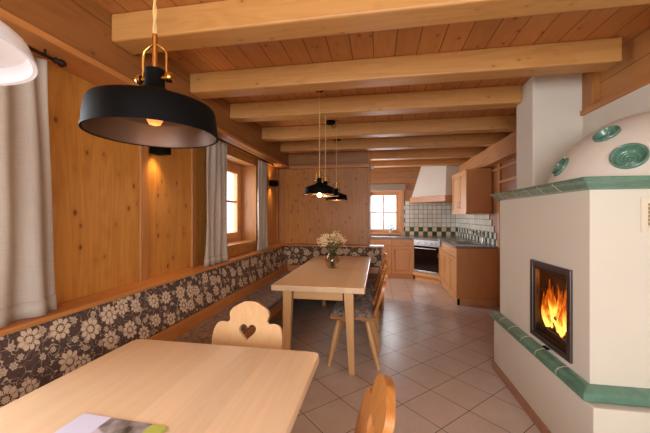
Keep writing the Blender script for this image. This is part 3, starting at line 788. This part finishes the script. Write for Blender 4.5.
# fire: logs and flames
fire = thing('fire', 'bright orange flames burning behind the stove glass', 'fire', (1.24, 2.16, FZ0+.012))
rf = random.Random(11)
for k in range(48):
    y = rf.uniform(FY0+.06, FY1-.025); x = rf.uniform(1.10, 1.18); z0_ = FZ0+.06+rf.uniform(0, .08)
    H = rf.uniform(.10, .30)*(1-.35*abs(y-2.19)/.2); w = rf.uniform(.012, .03); bend = rf.uniform(-.035, .035); ph = rf.uniform(0, 6)
    bm = B(); path = []; rad = []
    for i in range(9):
        t = i/8; path.append((x+.01*math.sin(ph+t*5), y+bend*t+.014*math.sin(ph+t*6)*t, z0_+H*t)); rad.append(max(.001, w*(math.sin(PI*min(1, (t+.12)*.9)))**.8*(1-t*.55)))
    rad[-1] = .0012; tube(bm, path, rad, 8); obj('flame', bm, FLAME, fire, smooth=True, ang=80)
for i, (ya, yb, xx, z, r, dz, lb) in enumerate(((2.0, 2.35, 1.125, .69, .020, .015, 'charred log lying highest across the fire in the stove'), (1.99, 2.34, 1.21, .635, .034, -.01, 'charred log at the back of the fire in the stove'), (2.02, 2.35, 1.145, .605, .028, .0, 'charred log lowest at the front of the fire in the stove'))):
    bm = B(); rl = random.Random(i); pth = [(xx+.008*math.sin(j*1.7+i), ya+(yb-ya)*j/6, z+dz*j/6+.004*math.sin(j*2.1)) for j in range(7)]
    tube(bm, pth, [r*(.9+.2*rl.random()) for j in range(7)], 10); o = obj('firewood_log', bm, BARK, None, origin=(xx, (ya+yb)/2, z-r), smooth=True); tag(o, lb, 'log', 'logs in the stove fire')
def point(name, loc, e, col, r=.02, parent=None):
    l = bpy.data.lights.new(name, 'POINT'); l.energy = e; l.color = col; l.shadow_soft_size = r
    o = bpy.data.objects.new(name, l); C.objects.link(o); o.location = loc
    return o
point('fire_light', (1.14, 2.16, .9), 2.0, (1, .42, .12), .08)

# ================================================================= PENDANTS
def pendant(x, y, label, mat=None, zr=1.555, rose=True, lit=3.0, inner=None, bulb=None, drop=0, sq=1, cord_top=ZC, cord_dx=0):
    mat = mat or BLACK
    t = thing('pendant_lamp', label, 'lamp', (x, y, zr), 'hanging lamps over the tables')
    R = .1366
    outp = [(R, 0), (R*.985, .030), (R*.955, .058), (R*.93, .064), (.085, .080), (.045, .095), (.026, .106), (.021, .112), (.021, .150)]
    inn = [(.018, .148), (.018, .112), (.04, .090), (.085, .075), (R*.91, .060), (R*.94, .055), (R-.003, .002)]
    bm = B(); lathe(bm, [(a, b*(sq if b < .10 else 1)) for a, b in outp]+[(0, .150)], (x, y, zr), 64); 
    sh = obj('lamp_shade', bm, mat, t, smooth=True, ang=50)
    bm = B(); lathe(bm, [(0, .10)]+[(a, b*(sq if b < .095 else 1)) for a, b in inn[1:]], (x, y, zr), 64); obj('inner_reflector', bm, inner or SHADEIN, sh, smooth=True, ang=50)
    bm = B(); lathe(bm, [(R-.004, .001), (R+.001, .0), (R+.001, .004), (R-.004, .004)], (x, y, zr), 64); obj('rim', bm, mat, sh, smooth=True)
    # brass stirrup bracket and knobs
    bm = B(); tube(bm, [(x-.030, y, zr+.125), (x-.030, y, zr+.185), (x-.026, y, zr+.195), (x-.012, y, zr+.205), (x, y, zr+.210), (x+.012, y, zr+.205), (x+.026, y, zr+.195), (x+.030, y, zr+.185), (x+.030, y, zr+.125)], .0028, 8)
    br = obj('bracket', bm, BRASS, t, smooth=True)
    for s in (-1, 1):
        bm = B(); lathe(bm, [(0, 0), (.006, 0), (.006, .010), (.011, .012), (.012, .020), (.009, .025), (0, .026)], (x+s*.020, y, zr+.130), 16, Vector((s, 0, 0))); obj('knob', bm, BRASS, br, smooth=True)
    bm = B(); tube(bm, [(x, y, zr+.150), (x, y, zr+.232)], .0055, 12); obj('socket_stem', bm, BRASS, t, smooth=True)
    # twisted cord
    bm = B()
    for k in (0, 1):
        pts = []; L = cord_top-.0-(zr+.232); m_ = int(L/.012)
        for i in range(m_+1):
            z = zr+.232+L*i/m_; a = i*.9+k*PI; pts.append((x+.0022*math.cos(a), y+.0022*math.sin(a), z))
        tube(bm, pts, .0026, 6)
    obj('cord', bm, CORD, t, smooth=True)
    bm = B(); lathe(bm, [(0, .050), (.012, .050), (.017, .080), (.012, .095), (0, .095)], (x, y, zr-drop), 20); obj('socket', bm, BLACK, t, smooth=True)
    bm = B(); lathe(bm, [(0, .006), (.012, .010), (.019, .024), (.017, .038), (.010, .0499), (0, .0499)], (x, y, zr-drop), 20); obj('bulb', bm, bulb or BULBM, t, smooth=True)
    if rose:
        bm = B(); lathe(bm, [(0, 0), (.045, 0), (.045, -.022), (.038, -.028), (0, -.03)], (x, y, ZC), 32); obj('ceiling_rose', bm, BLACK, t, smooth=True)
    if lit: point('pendant_light', (x, y, zr-.012), lit, (1, .58, .26), .02)
    return t
pendant(-.505, .64, 'black metal pendant with brass bracket hanging over the near table', zr=1.543, lit=.12, bulb=DIMB, drop=-.016)
pendant(-.535, .24, 'white enamel pendant cut off by the left edge of the photo', mat=WHITE, zr=1.553, sq=.38, lit=0, inner=WHITE, bulb=DIMB, drop=-.016)
pendant(-.535, 2.815, 'pendant with the glaring lit bulb over the front of the far table', lit=5, drop=.034, bulb=plain('glaring_bulb', (255, 230, 190), .3, emit=(255, 205, 140), es=60))
pendant(-.528, 3.10, 'black pendant directly behind the one with the glaring bulb, over the far table', lit=2)
pendant(-.526, 3.92, 'farthest black pendant, hanging right of the two others above the vase', rose=False, lit=1.5)
for (x, y, lb, sw) in ((-.585, 3.83, 'round black ceiling rose between the third and fourth beams', (-.526, 3.92)), (-.61, 4.65, 'farthest round black ceiling rose, before the fifth beam', (-.585, 4.12))):
    cr = thing('ceiling_rose', lb, 'ceiling rose', (x, y, ZC), 'loose ceiling roses above the far table')
    bm = B(); lathe(bm, [(0, 0), (.055, 0), (.055, -.03), (.045, -.038), (0, -.04)], (x, y, ZC), 32); obj('rose_cover', bm, BLACK, cr, smooth=True)
    bm = B(); P0 = Vector((x, y, ZC-.038)); P1 = Vector((*sw, ZC-.012 if sw[1] < 4 else BB+.01)); pts = [P0.lerp(P1, k/10)+Vector((0, 0, -.05*math.sin(PI*k/10))) for k in range(11)]
    tube(bm, pts, .004, 8); obj('swag_cord', bm, IRON, cr, smooth=True)

# ================================================================= SCONCES
def sconce(y, label, e):
    z = 1.835; t = thing('wall_sconce', label, 'wall light', (XL, y, z), 'black up-and-down wall lights')
    bm = B(); x0, x1, y0, y1 = XL+.012, XL+.13, y-.045, y+.045; w = .006
    box(bm, x0, x1, y0, y0+w, z, z+.09); box(bm, x0, x1, y1-w, y1, z, z+.09); box(bm, x0, x0+w, y0+w, y1-w, z, z+.09); box(bm, x1-w, x1, y0+w, y1-w, z, z+.09)
    obj('housing', bm, BLACK, t, .002)
    obj('wall_plate', bx(XL, XL+.0118, y-.03, y+.03, z+.015, z+.075), BLACK, t)
    obj('light_panel', bx(x0+w, x1-w, y0+w, y1-w, z+.040, z+.050), plain('sconce_led', (255, 220, 170), .5, emit=(255, 190, 120), es=4), t)
    for s in (-1, 1):
        l = bpy.data.lights.new('sconce_light', 'SPOT'); l.energy = e*(1 if s < 0 else .6); l.color = (1, .66, .34); l.spot_size = math.radians(95); l.spot_blend = .9; l.shadow_soft_size = .02
        o = bpy.data.objects.new('sconce_light', l); C.objects.link(o); o.location = (XL+.065, y, z+(.036 if s < 0 else .054)); o.rotation_euler = (0 if s < 0 else PI, 0, 0)
sconce(2.165, 'black box wall light on the panelling, seen just below the near black pendant', 11)
sconce(4.82, 'black box wall light in the far corner beside the curtain', 7)

# ================================================================= CURTAINS
def curtain(y0, y1, label, folds, ztop=2.12, zbot=.885, xc=-1.61, amp=.022, flare=0, pinch=0):
    bm = B(); nu = folds*12; nv = 24; grid = []
    for j in range(nv+1):
        t = j/nv; z = zbot+(ztop-zbot)*t; row = []
        for i in range(nu+1):
            s = i/nu
            yy = y0+(y1-y0)*s; mid = (y0+y1)/2; yy = mid+(yy-mid)*(1-pinch*t)
            a = amp*(1-.25*t)
            xx = xc+a*math.sin(2*PI*folds*s+.6*math.sin(3*t+s*4))+.006*math.sin(9*s+5*t)
            yy += .006*math.sin(7*t+s*11)
            row.append(bm.verts.new((xx, yy, z)))
        grid.append(row)
    for j in range(nv):
        for i in range(nu): bm.faces.new((grid[j][i], grid[j][i+1], grid[j+1][i+1], grid[j+1][i]))
    t_ = thing('curtain', label, 'curtain', (xc, (y0+y1)/2, zbot), 'linen curtains on the left wall')
    o = obj('curtain_panel', bm, LINEN, t_, smooth=True, ang=180); so = o.modifiers.new('s', 'SOLIDIFY'); so.thickness = .003
    # hem band
    bm = B(); g2 = []
    for z in (zbot-.001, zbot+.075):
        row = []
        for i in range(nu+1):
            s = i/nu; tt = (z-zbot)/(ztop-zbot); yy = y0+(y1-y0)*s; mid = (y0+y1)/2; yy = mid+(yy-mid)*(1-pinch*tt)
            row.append(bm.verts.new((xc+.003+amp*(1-.25*tt)*math.sin(2*PI*folds*s+.6*math.sin(3*tt+s*4))+.006*math.sin(9*s+5*tt), yy+.006*math.sin(7*tt+s*11), z)))
        g2.append(row)
    for i in range(nu): bm.faces.new((g2[0][i], g2[0][i+1], g2[1][i+1], g2[1][i]))
    o = obj('hem', bm, LINEN, t_, smooth=True, ang=180); so = o.modifiers.new('s', 'SOLIDIFY'); so.thickness = .004
    return t_
curtain(.78, 1.345, 'linen curtain at the left edge of the photo, beside the near window', 4, pinch=.22)
curtain(2.69, 3.18, 'linen curtain on the near side of the far left window', 4, pinch=.22)
curtain(3.98, 4.40, 'linen curtain on the far side of the far left window', 4, pinch=.22)
def rod(y0, y1, label):
    t = thing('curtain_rod', label, 'curtain rod', (-1.60, (y0+y1)/2, 2.13), 'iron curtain rods')
    bm = B(); tube(bm, [(-1.60, y0, 2.14), (-1.60, y1, 2.14)], .008, 12); obj('rod', bm, IRON, t, smooth=True)
    for y, s in ((y0, -1), (y1, 1)):
        bm = B(); lathe(bm, [(0, 0), (.010, 0), (.016, .012), (.010, .02), (.018, .032), (.02, .045), (.012, .058), (0, .062)], (-1.60, y, 2.14), 16, Vector((0, s, 0))); obj('finial', bm, IRON, t, smooth=True)
        bm = B(); tube(bm, [(-1.60, y-s*.04, 2.14), (-1.60, y-s*.04, 2.1695)], .005, 8); obj('rod_bracket', bm, IRON, t, smooth=True)
rod(-.3, 1.31, 'iron curtain rod over the near left window'); rod(2.66, 4.56, 'iron curtain rod over the far left window')

# ================================================================= KITCHEN
WT = .90; CT = .865
GK = 'beech kitchen base cabinets'
def handle(bm, c, d, n_, r=.004, L=.045):
    c = Vector(c); d = Vector(d); n_ = Vector(n_)
    tube(bm, [c+d*L, c+d*L*.95+n_*.014, c+d*L*.5+n_*.022, c+n_*.024, c-d*L*.5+n_*.022, c-d*L*.95+n_*.014, c-d*L], r, 8)
def panel_door(parent, o, u, nrm, w, h, hs, name='door'):
    """raised-frame front: o = lower left corner, u = width direction, nrm = outward"""
    o = Vector(o); u = Vector(u); nrm = Vector(nrm); up = Vector((0, 0, 1))
    def slab(bm, a0, a1, b0, b1, t0, t1):
        c = [o+u*a+up*b for a, b in ((a0, b0), (a1, b0), (a1, b1), (a0, b1))]
        A = [bm.verts.new(p+nrm*t0) for p in c]; B_ = [bm.verts.new(p+nrm*t1) for p in c]
        bm.faces.new(A); bm.faces.new(B_[::-1])
        for k in range(4): bm.faces.new((A[k], B_[k], B_[(k+1) % 4], A[(k+1) % 4]))
    bm = B()
    if name == 'door':
        f = .06; slab(bm, 0, f, 0, h, 0, .02); slab(bm, w-f, w, 0, h, 0, .02); slab(bm, f, w-f, 0, f, 0, .02); slab(bm, f, w-f, h-f, h, 0, .02)
        d = obj(name, bm, CAB, parent, .002)
        bm = B(); slab(bm, f+.001, w-f-.001, f+.001, h-f-.001, .001, .006); slab(bm, f+.022, w-f-.022, f+.022, h-f-.022, .0061, .015); obj('door_panel', bm, CAB, d, .004)
    else: slab(bm, 0, w, 0, h, 0, .02); d = obj(name, bm, CAB, parent, .002)
    bm = B()
    if name == 'drawer': handle(bm, o+u*w/2+up*(h/2)+nrm*.02, u, nrm)
    else: handle(bm, o+u*(w-.035 if hs > 0 else .035)+up*(h-.13 if o.z < 1 else .13)+nrm*.02, up, nrm)
    obj('handle', bm, STEEL, d, smooth=True)
    return d
def base_cab(x0, x1, label, hs):
    t = thing('base_cabinet', label, 'cabinet', ((x0+x1)/2, 7.16, 0), GK)
    obj('carcass', bx(x0+.001, x1-.001, 6.90, YK-.002, .1, CT-.001), CAB, t)
    obj('plinth', bx(x0+.001, x1-.001, 6.93, 6.95, 0, .1), CAB, t)
    panel_door(t, (x0+.004, 6.899, .715), (1, 0, 0), (0, -1, 0), x1-x0-.008, .14, 0, 'drawer')
    panel_door(t, (x0+.004, 6.899, .115), (1, 0, 0), (0, -1, 0), x1-x0-.008, .59, hs)
base_cab(.27, .725, 'beech base cabinet left of the corner oven, with drawer over panelled door', -1)
base_cab(-.19, .27, 'beech base cabinet under the kitchen window, half hidden by the bench end', -1)
base_cab(-.65, -.19, 'beech base cabinet at the left end of the worktop behind the panelled wall', -1)
# corner unit with oven on the diagonal
Pa, Pb = Vector((.727, 6.88, 0)), Vector((1.185, 6.46, 0)); ud = (Pb-Pa).normalized(); nd = Vector((-ud.y, ud.x, 0)); nd = -nd if nd.y > 0 else nd
L = (Pb-Pa).length
oc = thing('oven_cabinet', 'beech corner cabinet housing the built-in oven', 'cabinet', ((Pa.x+Pb.x)/2+.2, (Pa.y+Pb.y)/2+.2, 0))
bm = B(); q = [(Pa.x, Pa.y), (Pb.x, Pb.y), (XK-.003, Pb.y), (XK-.003, YK-.003), (Pa.x, YK-.003)]
prism(bm, q, 'Z', .1, .175); obj('carcass', bm, CAB, oc)
bm = B(); q2 = [(p.x-nd.x*.05, p.y-nd.y*.05) for p in (Pa, Pb)]; prism(bm, [q2[0], q2[1], (XK-.003, q2[1][1]), (XK-.003, YK-.003), (q2[0][0], YK-.003)], 'Z', 0, .1); obj('plinth', bm, CAB, oc)
def dslab(bm, a0, a1, t0, t1, z0, z1):
    c = [Pa+ud*a0+nd*t0, Pa+ud*a1+nd*t0, Pa+ud*a1+nd*t1, Pa+ud*a0+nd*t1]; prism(bm, [(p.x, p.y) for p in c], 'Z', z0, z1)
bm = B(); dslab(bm, .0, .022, -.3, 0, .176, CT-.001); dslab(bm, L-.022, L, -.3, 0, .176, CT-.001); obj('side_panel', bm, CAB, oc)
bm = B(); dslab(bm, .0, L, -.001, .018, .105, .18); obj('base_drawer', bm, CAB, oc, .002)
ov = thing('built_in_oven', 'built-in oven with black glass door in the kitchen corner', 'oven', ((Pa.x+Pb.x)/2, (Pa.y+Pb.y)/2, .18))
bm = B(); dslab(bm, .024, L-.024, -.30, -.003, .183, CT-.004); obj('oven_body', bm, BLACK, ov)
bm = B(); dslab(bm, .024, L-.024, -.002, .018, .735, CT-.006); pn = obj('control_panel', bm, STEEL, ov, .002)
for k in (.22, .45, .70, .84):
    bm = B(); c = Pa+ud*(L*k)+nd*.018+Vector((0, 0, .80)); lathe(bm, [(0, .0), (.017, 0), (.015, .02), (0, .022)], c, 20, nd); obj('knob', bm, WHITE if k > .3 else STEEL, pn, smooth=True)
bm = B(); dslab(bm, .026, L-.026, -.002, .02, .235, .728); dr = obj('oven_door', bm, OVENGL, ov, .003)
bm = B(); a_ = Pa+ud*.07+nd*.02+Vector((0, 0, .69)); b_ = Pa+ud*(L-.07)+nd*.02+Vector((0, 0, .69)); tube(bm, [a_, a_+nd*.03, b_+nd*.03, b_], .008, 8); obj('door_handle', bm, STEEL, dr, smooth=True)
bm = B(); dslab(bm, .026, L-.026, -.002, .02, .188, .228); obj('lower_trim', bm, STEEL, ov, .002)
# sink run on the right
sk = thing('sink_cabinet', 'beech sink cabinet run with plain end panel facing the dining room', 'cabinet', (1.5, 5.75, 0))
obj('carcass', bx(1.186, XK-.003, 5.04, 6.45, .1, .74), CAB, sk)
obj('plinth', bx(1.215, XK-.003, 5.07, 6.44, 0, .0995), CAB, sk)
obj('end_panel', bx(1.163, XK-.003, 5.02, 5.039, .1, CT-.001), CABEND, sk, .002)
obj('top_rail', bx(1.186, 1.205, 5.04, 6.45, .741, CT-.001), CAB, sk)
obj('foot', bx(1.18, 1.21, 5.03, 5.06, 0, .099), BLACK, sk)
for i, (ya, yb) in enumerate(((5.50, 5.045), (5.97, 5.51), (6.45, 5.98))):
    panel_door(sk, (1.185, ya, .715), (0, -1, 0), (-1, 0, 0), ya-yb, .14, 0, 'drawer')
    panel_door(sk, (1.185, ya, .115), (0, -1, 0), (-1, 0, 0), ya-yb, .59, -1)
# worktop, one continuous slab with a hole for the sink
SXa, SXb, SYa, SYb = 1.28, 1.64, 5.40, 5.90
bm = B()
wa, wb = Pa+nd*.03-ud*.015, Pb+nd*.03+ud*.0
prism(bm, [(-.65, 6.86), (wa.x, 6.86), (1.155, wb.y+.0), (1.155, 5.98), (XK-.002, 5.98), (XK-.002, YK-.002), (-.65, YK-.002)], 'Z', CT, WT)
for q in ((1.155, XK-.002, 5.0, SYa), (1.155, XK-.002, SYb, 5.98), (1.155, SXa, SYa, SYb), (SXb, XK-.002, SYa, SYb)): box(bm, *q, CT, WT)
wt = obj('worktop', bm, WORK, None, origin=(.9, 6.6, CT)); tag(wt, 'grey speckled L-shaped kitchen worktop around the corner oven', 'worktop')
sink = thing('kitchen_sink', 'stainless steel sink let into the right hand worktop', 'sink', ((SXa+SXb)/2, 5.65, .77))
bm = B(); w = .006
for q in ((SXa+.001, SXa+w, SYa+.001, SYb-.001), (SXb-w, SXb-.001, SYa+.001, SYb-.001), (SXa+w, SXb-w, SYa+.001, SYa+w), (SXa+w, SXb-w, SYb-w, SYb-.001)): box(bm, *q, .76, WT)
box(bm, SXa+.001, SXb-.001, SYa+.001, SYb-.001, .752, .7599); obj('basin', bm, STEEL, sink)
bm = B()
for q in ((SXa-.02, SXa+w, SYa-.02, SYb+.02), (SXb-w, SXb+.05, SYa-.02, SYb+.02), (SXa+w, SXb-w, SYa-.02, SYa+w), (SXa+w, SXb-w, SYb-w, SYb+.02)): box(bm, *q, WT+.0005, WT+.004)
obj('rim', bm, STEEL, sink, .001)
fc = thing('kitchen_tap', 'chrome mixer tap behind the kitchen sink', 'tap', (1.70, 5.55, WT+.005))
bm = B(); lathe(bm, [(0, 0), (.026, 0), (.026, .01), (.02, .02), (.018, .10), (.02, .12), (0, .125)], (1.70, 5.55, WT+.0045), 20); obj('tap_body', bm, STEEL, fc, smooth=True)
bm = B(); tube(bm, [(1.70, 5.55, WT+.08), (1.66, 5.56, WT+.15), (1.56, 5.57, WT+.20), (1.52, 5.575, WT+.195), (1.515, 5.577, WT+.17)], .011, 10); obj('spout', bm, STEEL, fc, smooth=True)
bm = B(); tube(bm, [(1.70, 5.55, WT+.12), (1.68, 5.52, WT+.20)], [.009, .006], 8); obj('lever', bm, STEEL, fc, smooth=True)
# tea towel over the corner
bm = B(); box(bm, 1.135, 1.153, 6.18, 6.36, .77, .90); box(bm, 1.135, 1.23, 6.18, 6.36, WT+.001, WT+.006)
o = obj('tea_towel', bm, plain('blue_grey_towel', (172, 178, 196), .9, noise=.3, nscale=60), None, .002, origin=(1.17, 6.27, WT)); tag(o, 'pale blue-grey tea towel hanging over the worktop edge beside the oven', 'towel')

# backsplash tiles
o = struct('trim_backsplash_back', B(), None); bpy.data.objects.remove(o)
bs1 = B(); cols = [(.55, 1.57), (.65, 1.67)]
box(bs1, .60, 1.815, YK-.012, YK-.0005, WT+.001, 1.70); box(bs1, .50, .60, YK-.012, YK-.0005, WT+.001, 1.60)
o = obj('wall_tiles', bs1, splash('splash_tiles_back', 'X', 0, 0, -1), None, origin=(.50, YK, WT+.0)); tag(o, 'white tile splashback with green and cream chequer rows below the cooker hood', 'tiles')
bs2 = B()
for k, (ya, zt) in enumerate(((4.95, 1.0), (5.05, 1.1), (5.15, 1.2), (5.25, 1.3), (5.35, 1.45))):
    box(bs2, XK-.012, XK-.0005, ya+.05, ya+.15 if k < 4 else YK-.013, WT+.001, zt)
o = obj('wall_tiles', bs2, splash('splash_tiles_right', 'Y', 0, 0, -1, ((220, 216, 204), (206, 204, 192))), None, origin=(XK, 5.0, WT+.0)); tag(o, 'stepped tile splashback on the right kitchen wall behind the sink', 'tiles')
# wall cabinet
wc = thing('wall_cabinet', 'beech wall cabinet hanging on the right kitchen wall above the sink', 'cabinet', (1.62, 5.75, 1.40))
obj('carcass', bx(1.401, XK-.002, 5.32, 6.28, 1.42, 2.085), CABEND, wc, .002)
panel_door(wc, (1.400, 5.79, 1.415), (0, -1, 0), (-1, 0, 0), .465, .675, -1)
panel_door(wc, (1.400, 6.275, 1.415), (0, -1, 0), (-1, 0, 0), .475, .675, 1)
obj('light_pelmet', bx(1.37, XK-.002, 5.315, 6.285, 1.385, 1.414), CAB, wc, .002)
obj('cornice', bx(1.365, XK-.002, 5.31, 6.29, 2.086, 2.11), CAB, wc, .004)
# cooker hood
hd = thing('cooker_hood', 'white plaster corner cooker hood with a wooden band', 'cooker hood', (1.3, 7.0, 1.62))
bot = [(.70, YK-.002), (.70, 7.18), (1.28, 6.45), (XK-.002, 6.45), (XK-.002, YK-.002)]
ins = [(.74, YK-.002), (.74, 7.20), (1.30, 6.50), (XK-.002, 6.50), (XK-.002, YK-.002)]
top = [(.97, YK-.002), (.97, 7.32), (1.38, 6.80), (XK-.002, 6.80), (XK-.002, YK-.002)]
bm = B(); frustum(bm, bot, 1.645, bot, 1.765); obj('hood_band', bm, TRIMW, hd, .004)
bm = B(); frustum(bm, ins, 1.766, top, ZC-.001); obj('hood_mantle', bm, PLASTER, hd)
# roman blind
bl_ = thing('roman_blind', 'beige folded roman blind above the kitchen window', 'blind', (.05, YK-.05, 1.93))
bm = B()
for k in range(4): box(bm, KW[0]-.12, KW[1]+.13, YK-.065+.008*k, YK-.030, 1.945+.036*k, 1.985+.036*k)
obj('folded_fabric', bm, SHADEF, bl_, .006)
# sprig on the kitchen sill
pl = thing('potted_plant', 'small potted green plant on the kitchen window sill', 'plant', (.27, YK+.01, KW[2]))
bm = B(); lathe(bm, [(0, 0), (.025, 0), (.033, .05), (.030, .05), (.028, .045), (0, .044)], (.27, YK+.005, KW[2]+.001), 20); obj('pot', bm, WHITE, pl, smooth=True)
bm = B(); rp = random.Random(5)
for k in range(42):
    a = rp.uniform(0, 2*PI); r = rp.uniform(.01, .09); z = KW[2]+.06+rp.uniform(0, .15); c = Vector((.27+r*math.cos(a), YK+.005+r*math.sin(a)*.35, z)); d = Vector((math.cos(a), math.sin(a)*.3, rp.uniform(-.2, .6))).normalized(); s = Vector((0, .0, 1)).cross(d).normalized()*.009+Vector((0, 0, .006))
    v = [bm.verts.new(p) for p in (c, c+d*.018+s, c+d*.036, c+d*.018-s)]; bm.faces.new(v)
lf = obj('foliage', bm, LEAF, pl); so = lf.modifiers.new('s', 'SOLIDIFY'); so.thickness = .001
bm = B()
for k in range(6): tube(bm, [(.27, YK+.005, KW[2]+.045), (.27+rp.uniform(-.03, .03), YK+.005, KW[2]+.12), (.27+rp.uniform(-.06, .06), YK+.005+rp.uniform(-.01, .01), KW[2]+.2)], .0015, 5)
obj('stem', bm, STEM, pl, smooth=True)
# small white sensor
sn = B(); lathe(sn, [(0, 0), (.026, 0), (.03, .012), (.026, .03), (.014, .042), (0, .045)], (-.105, YP-.055, 2.145), 20, Vector((0, -1, 0)))
o = obj('wall_sensor', sn, WHITE, None, smooth=True, origin=(-.105, YP-.055, 2.145)); tag(o, 'small round white sensor at the top corner of the panelled wall edge', 'sensor')
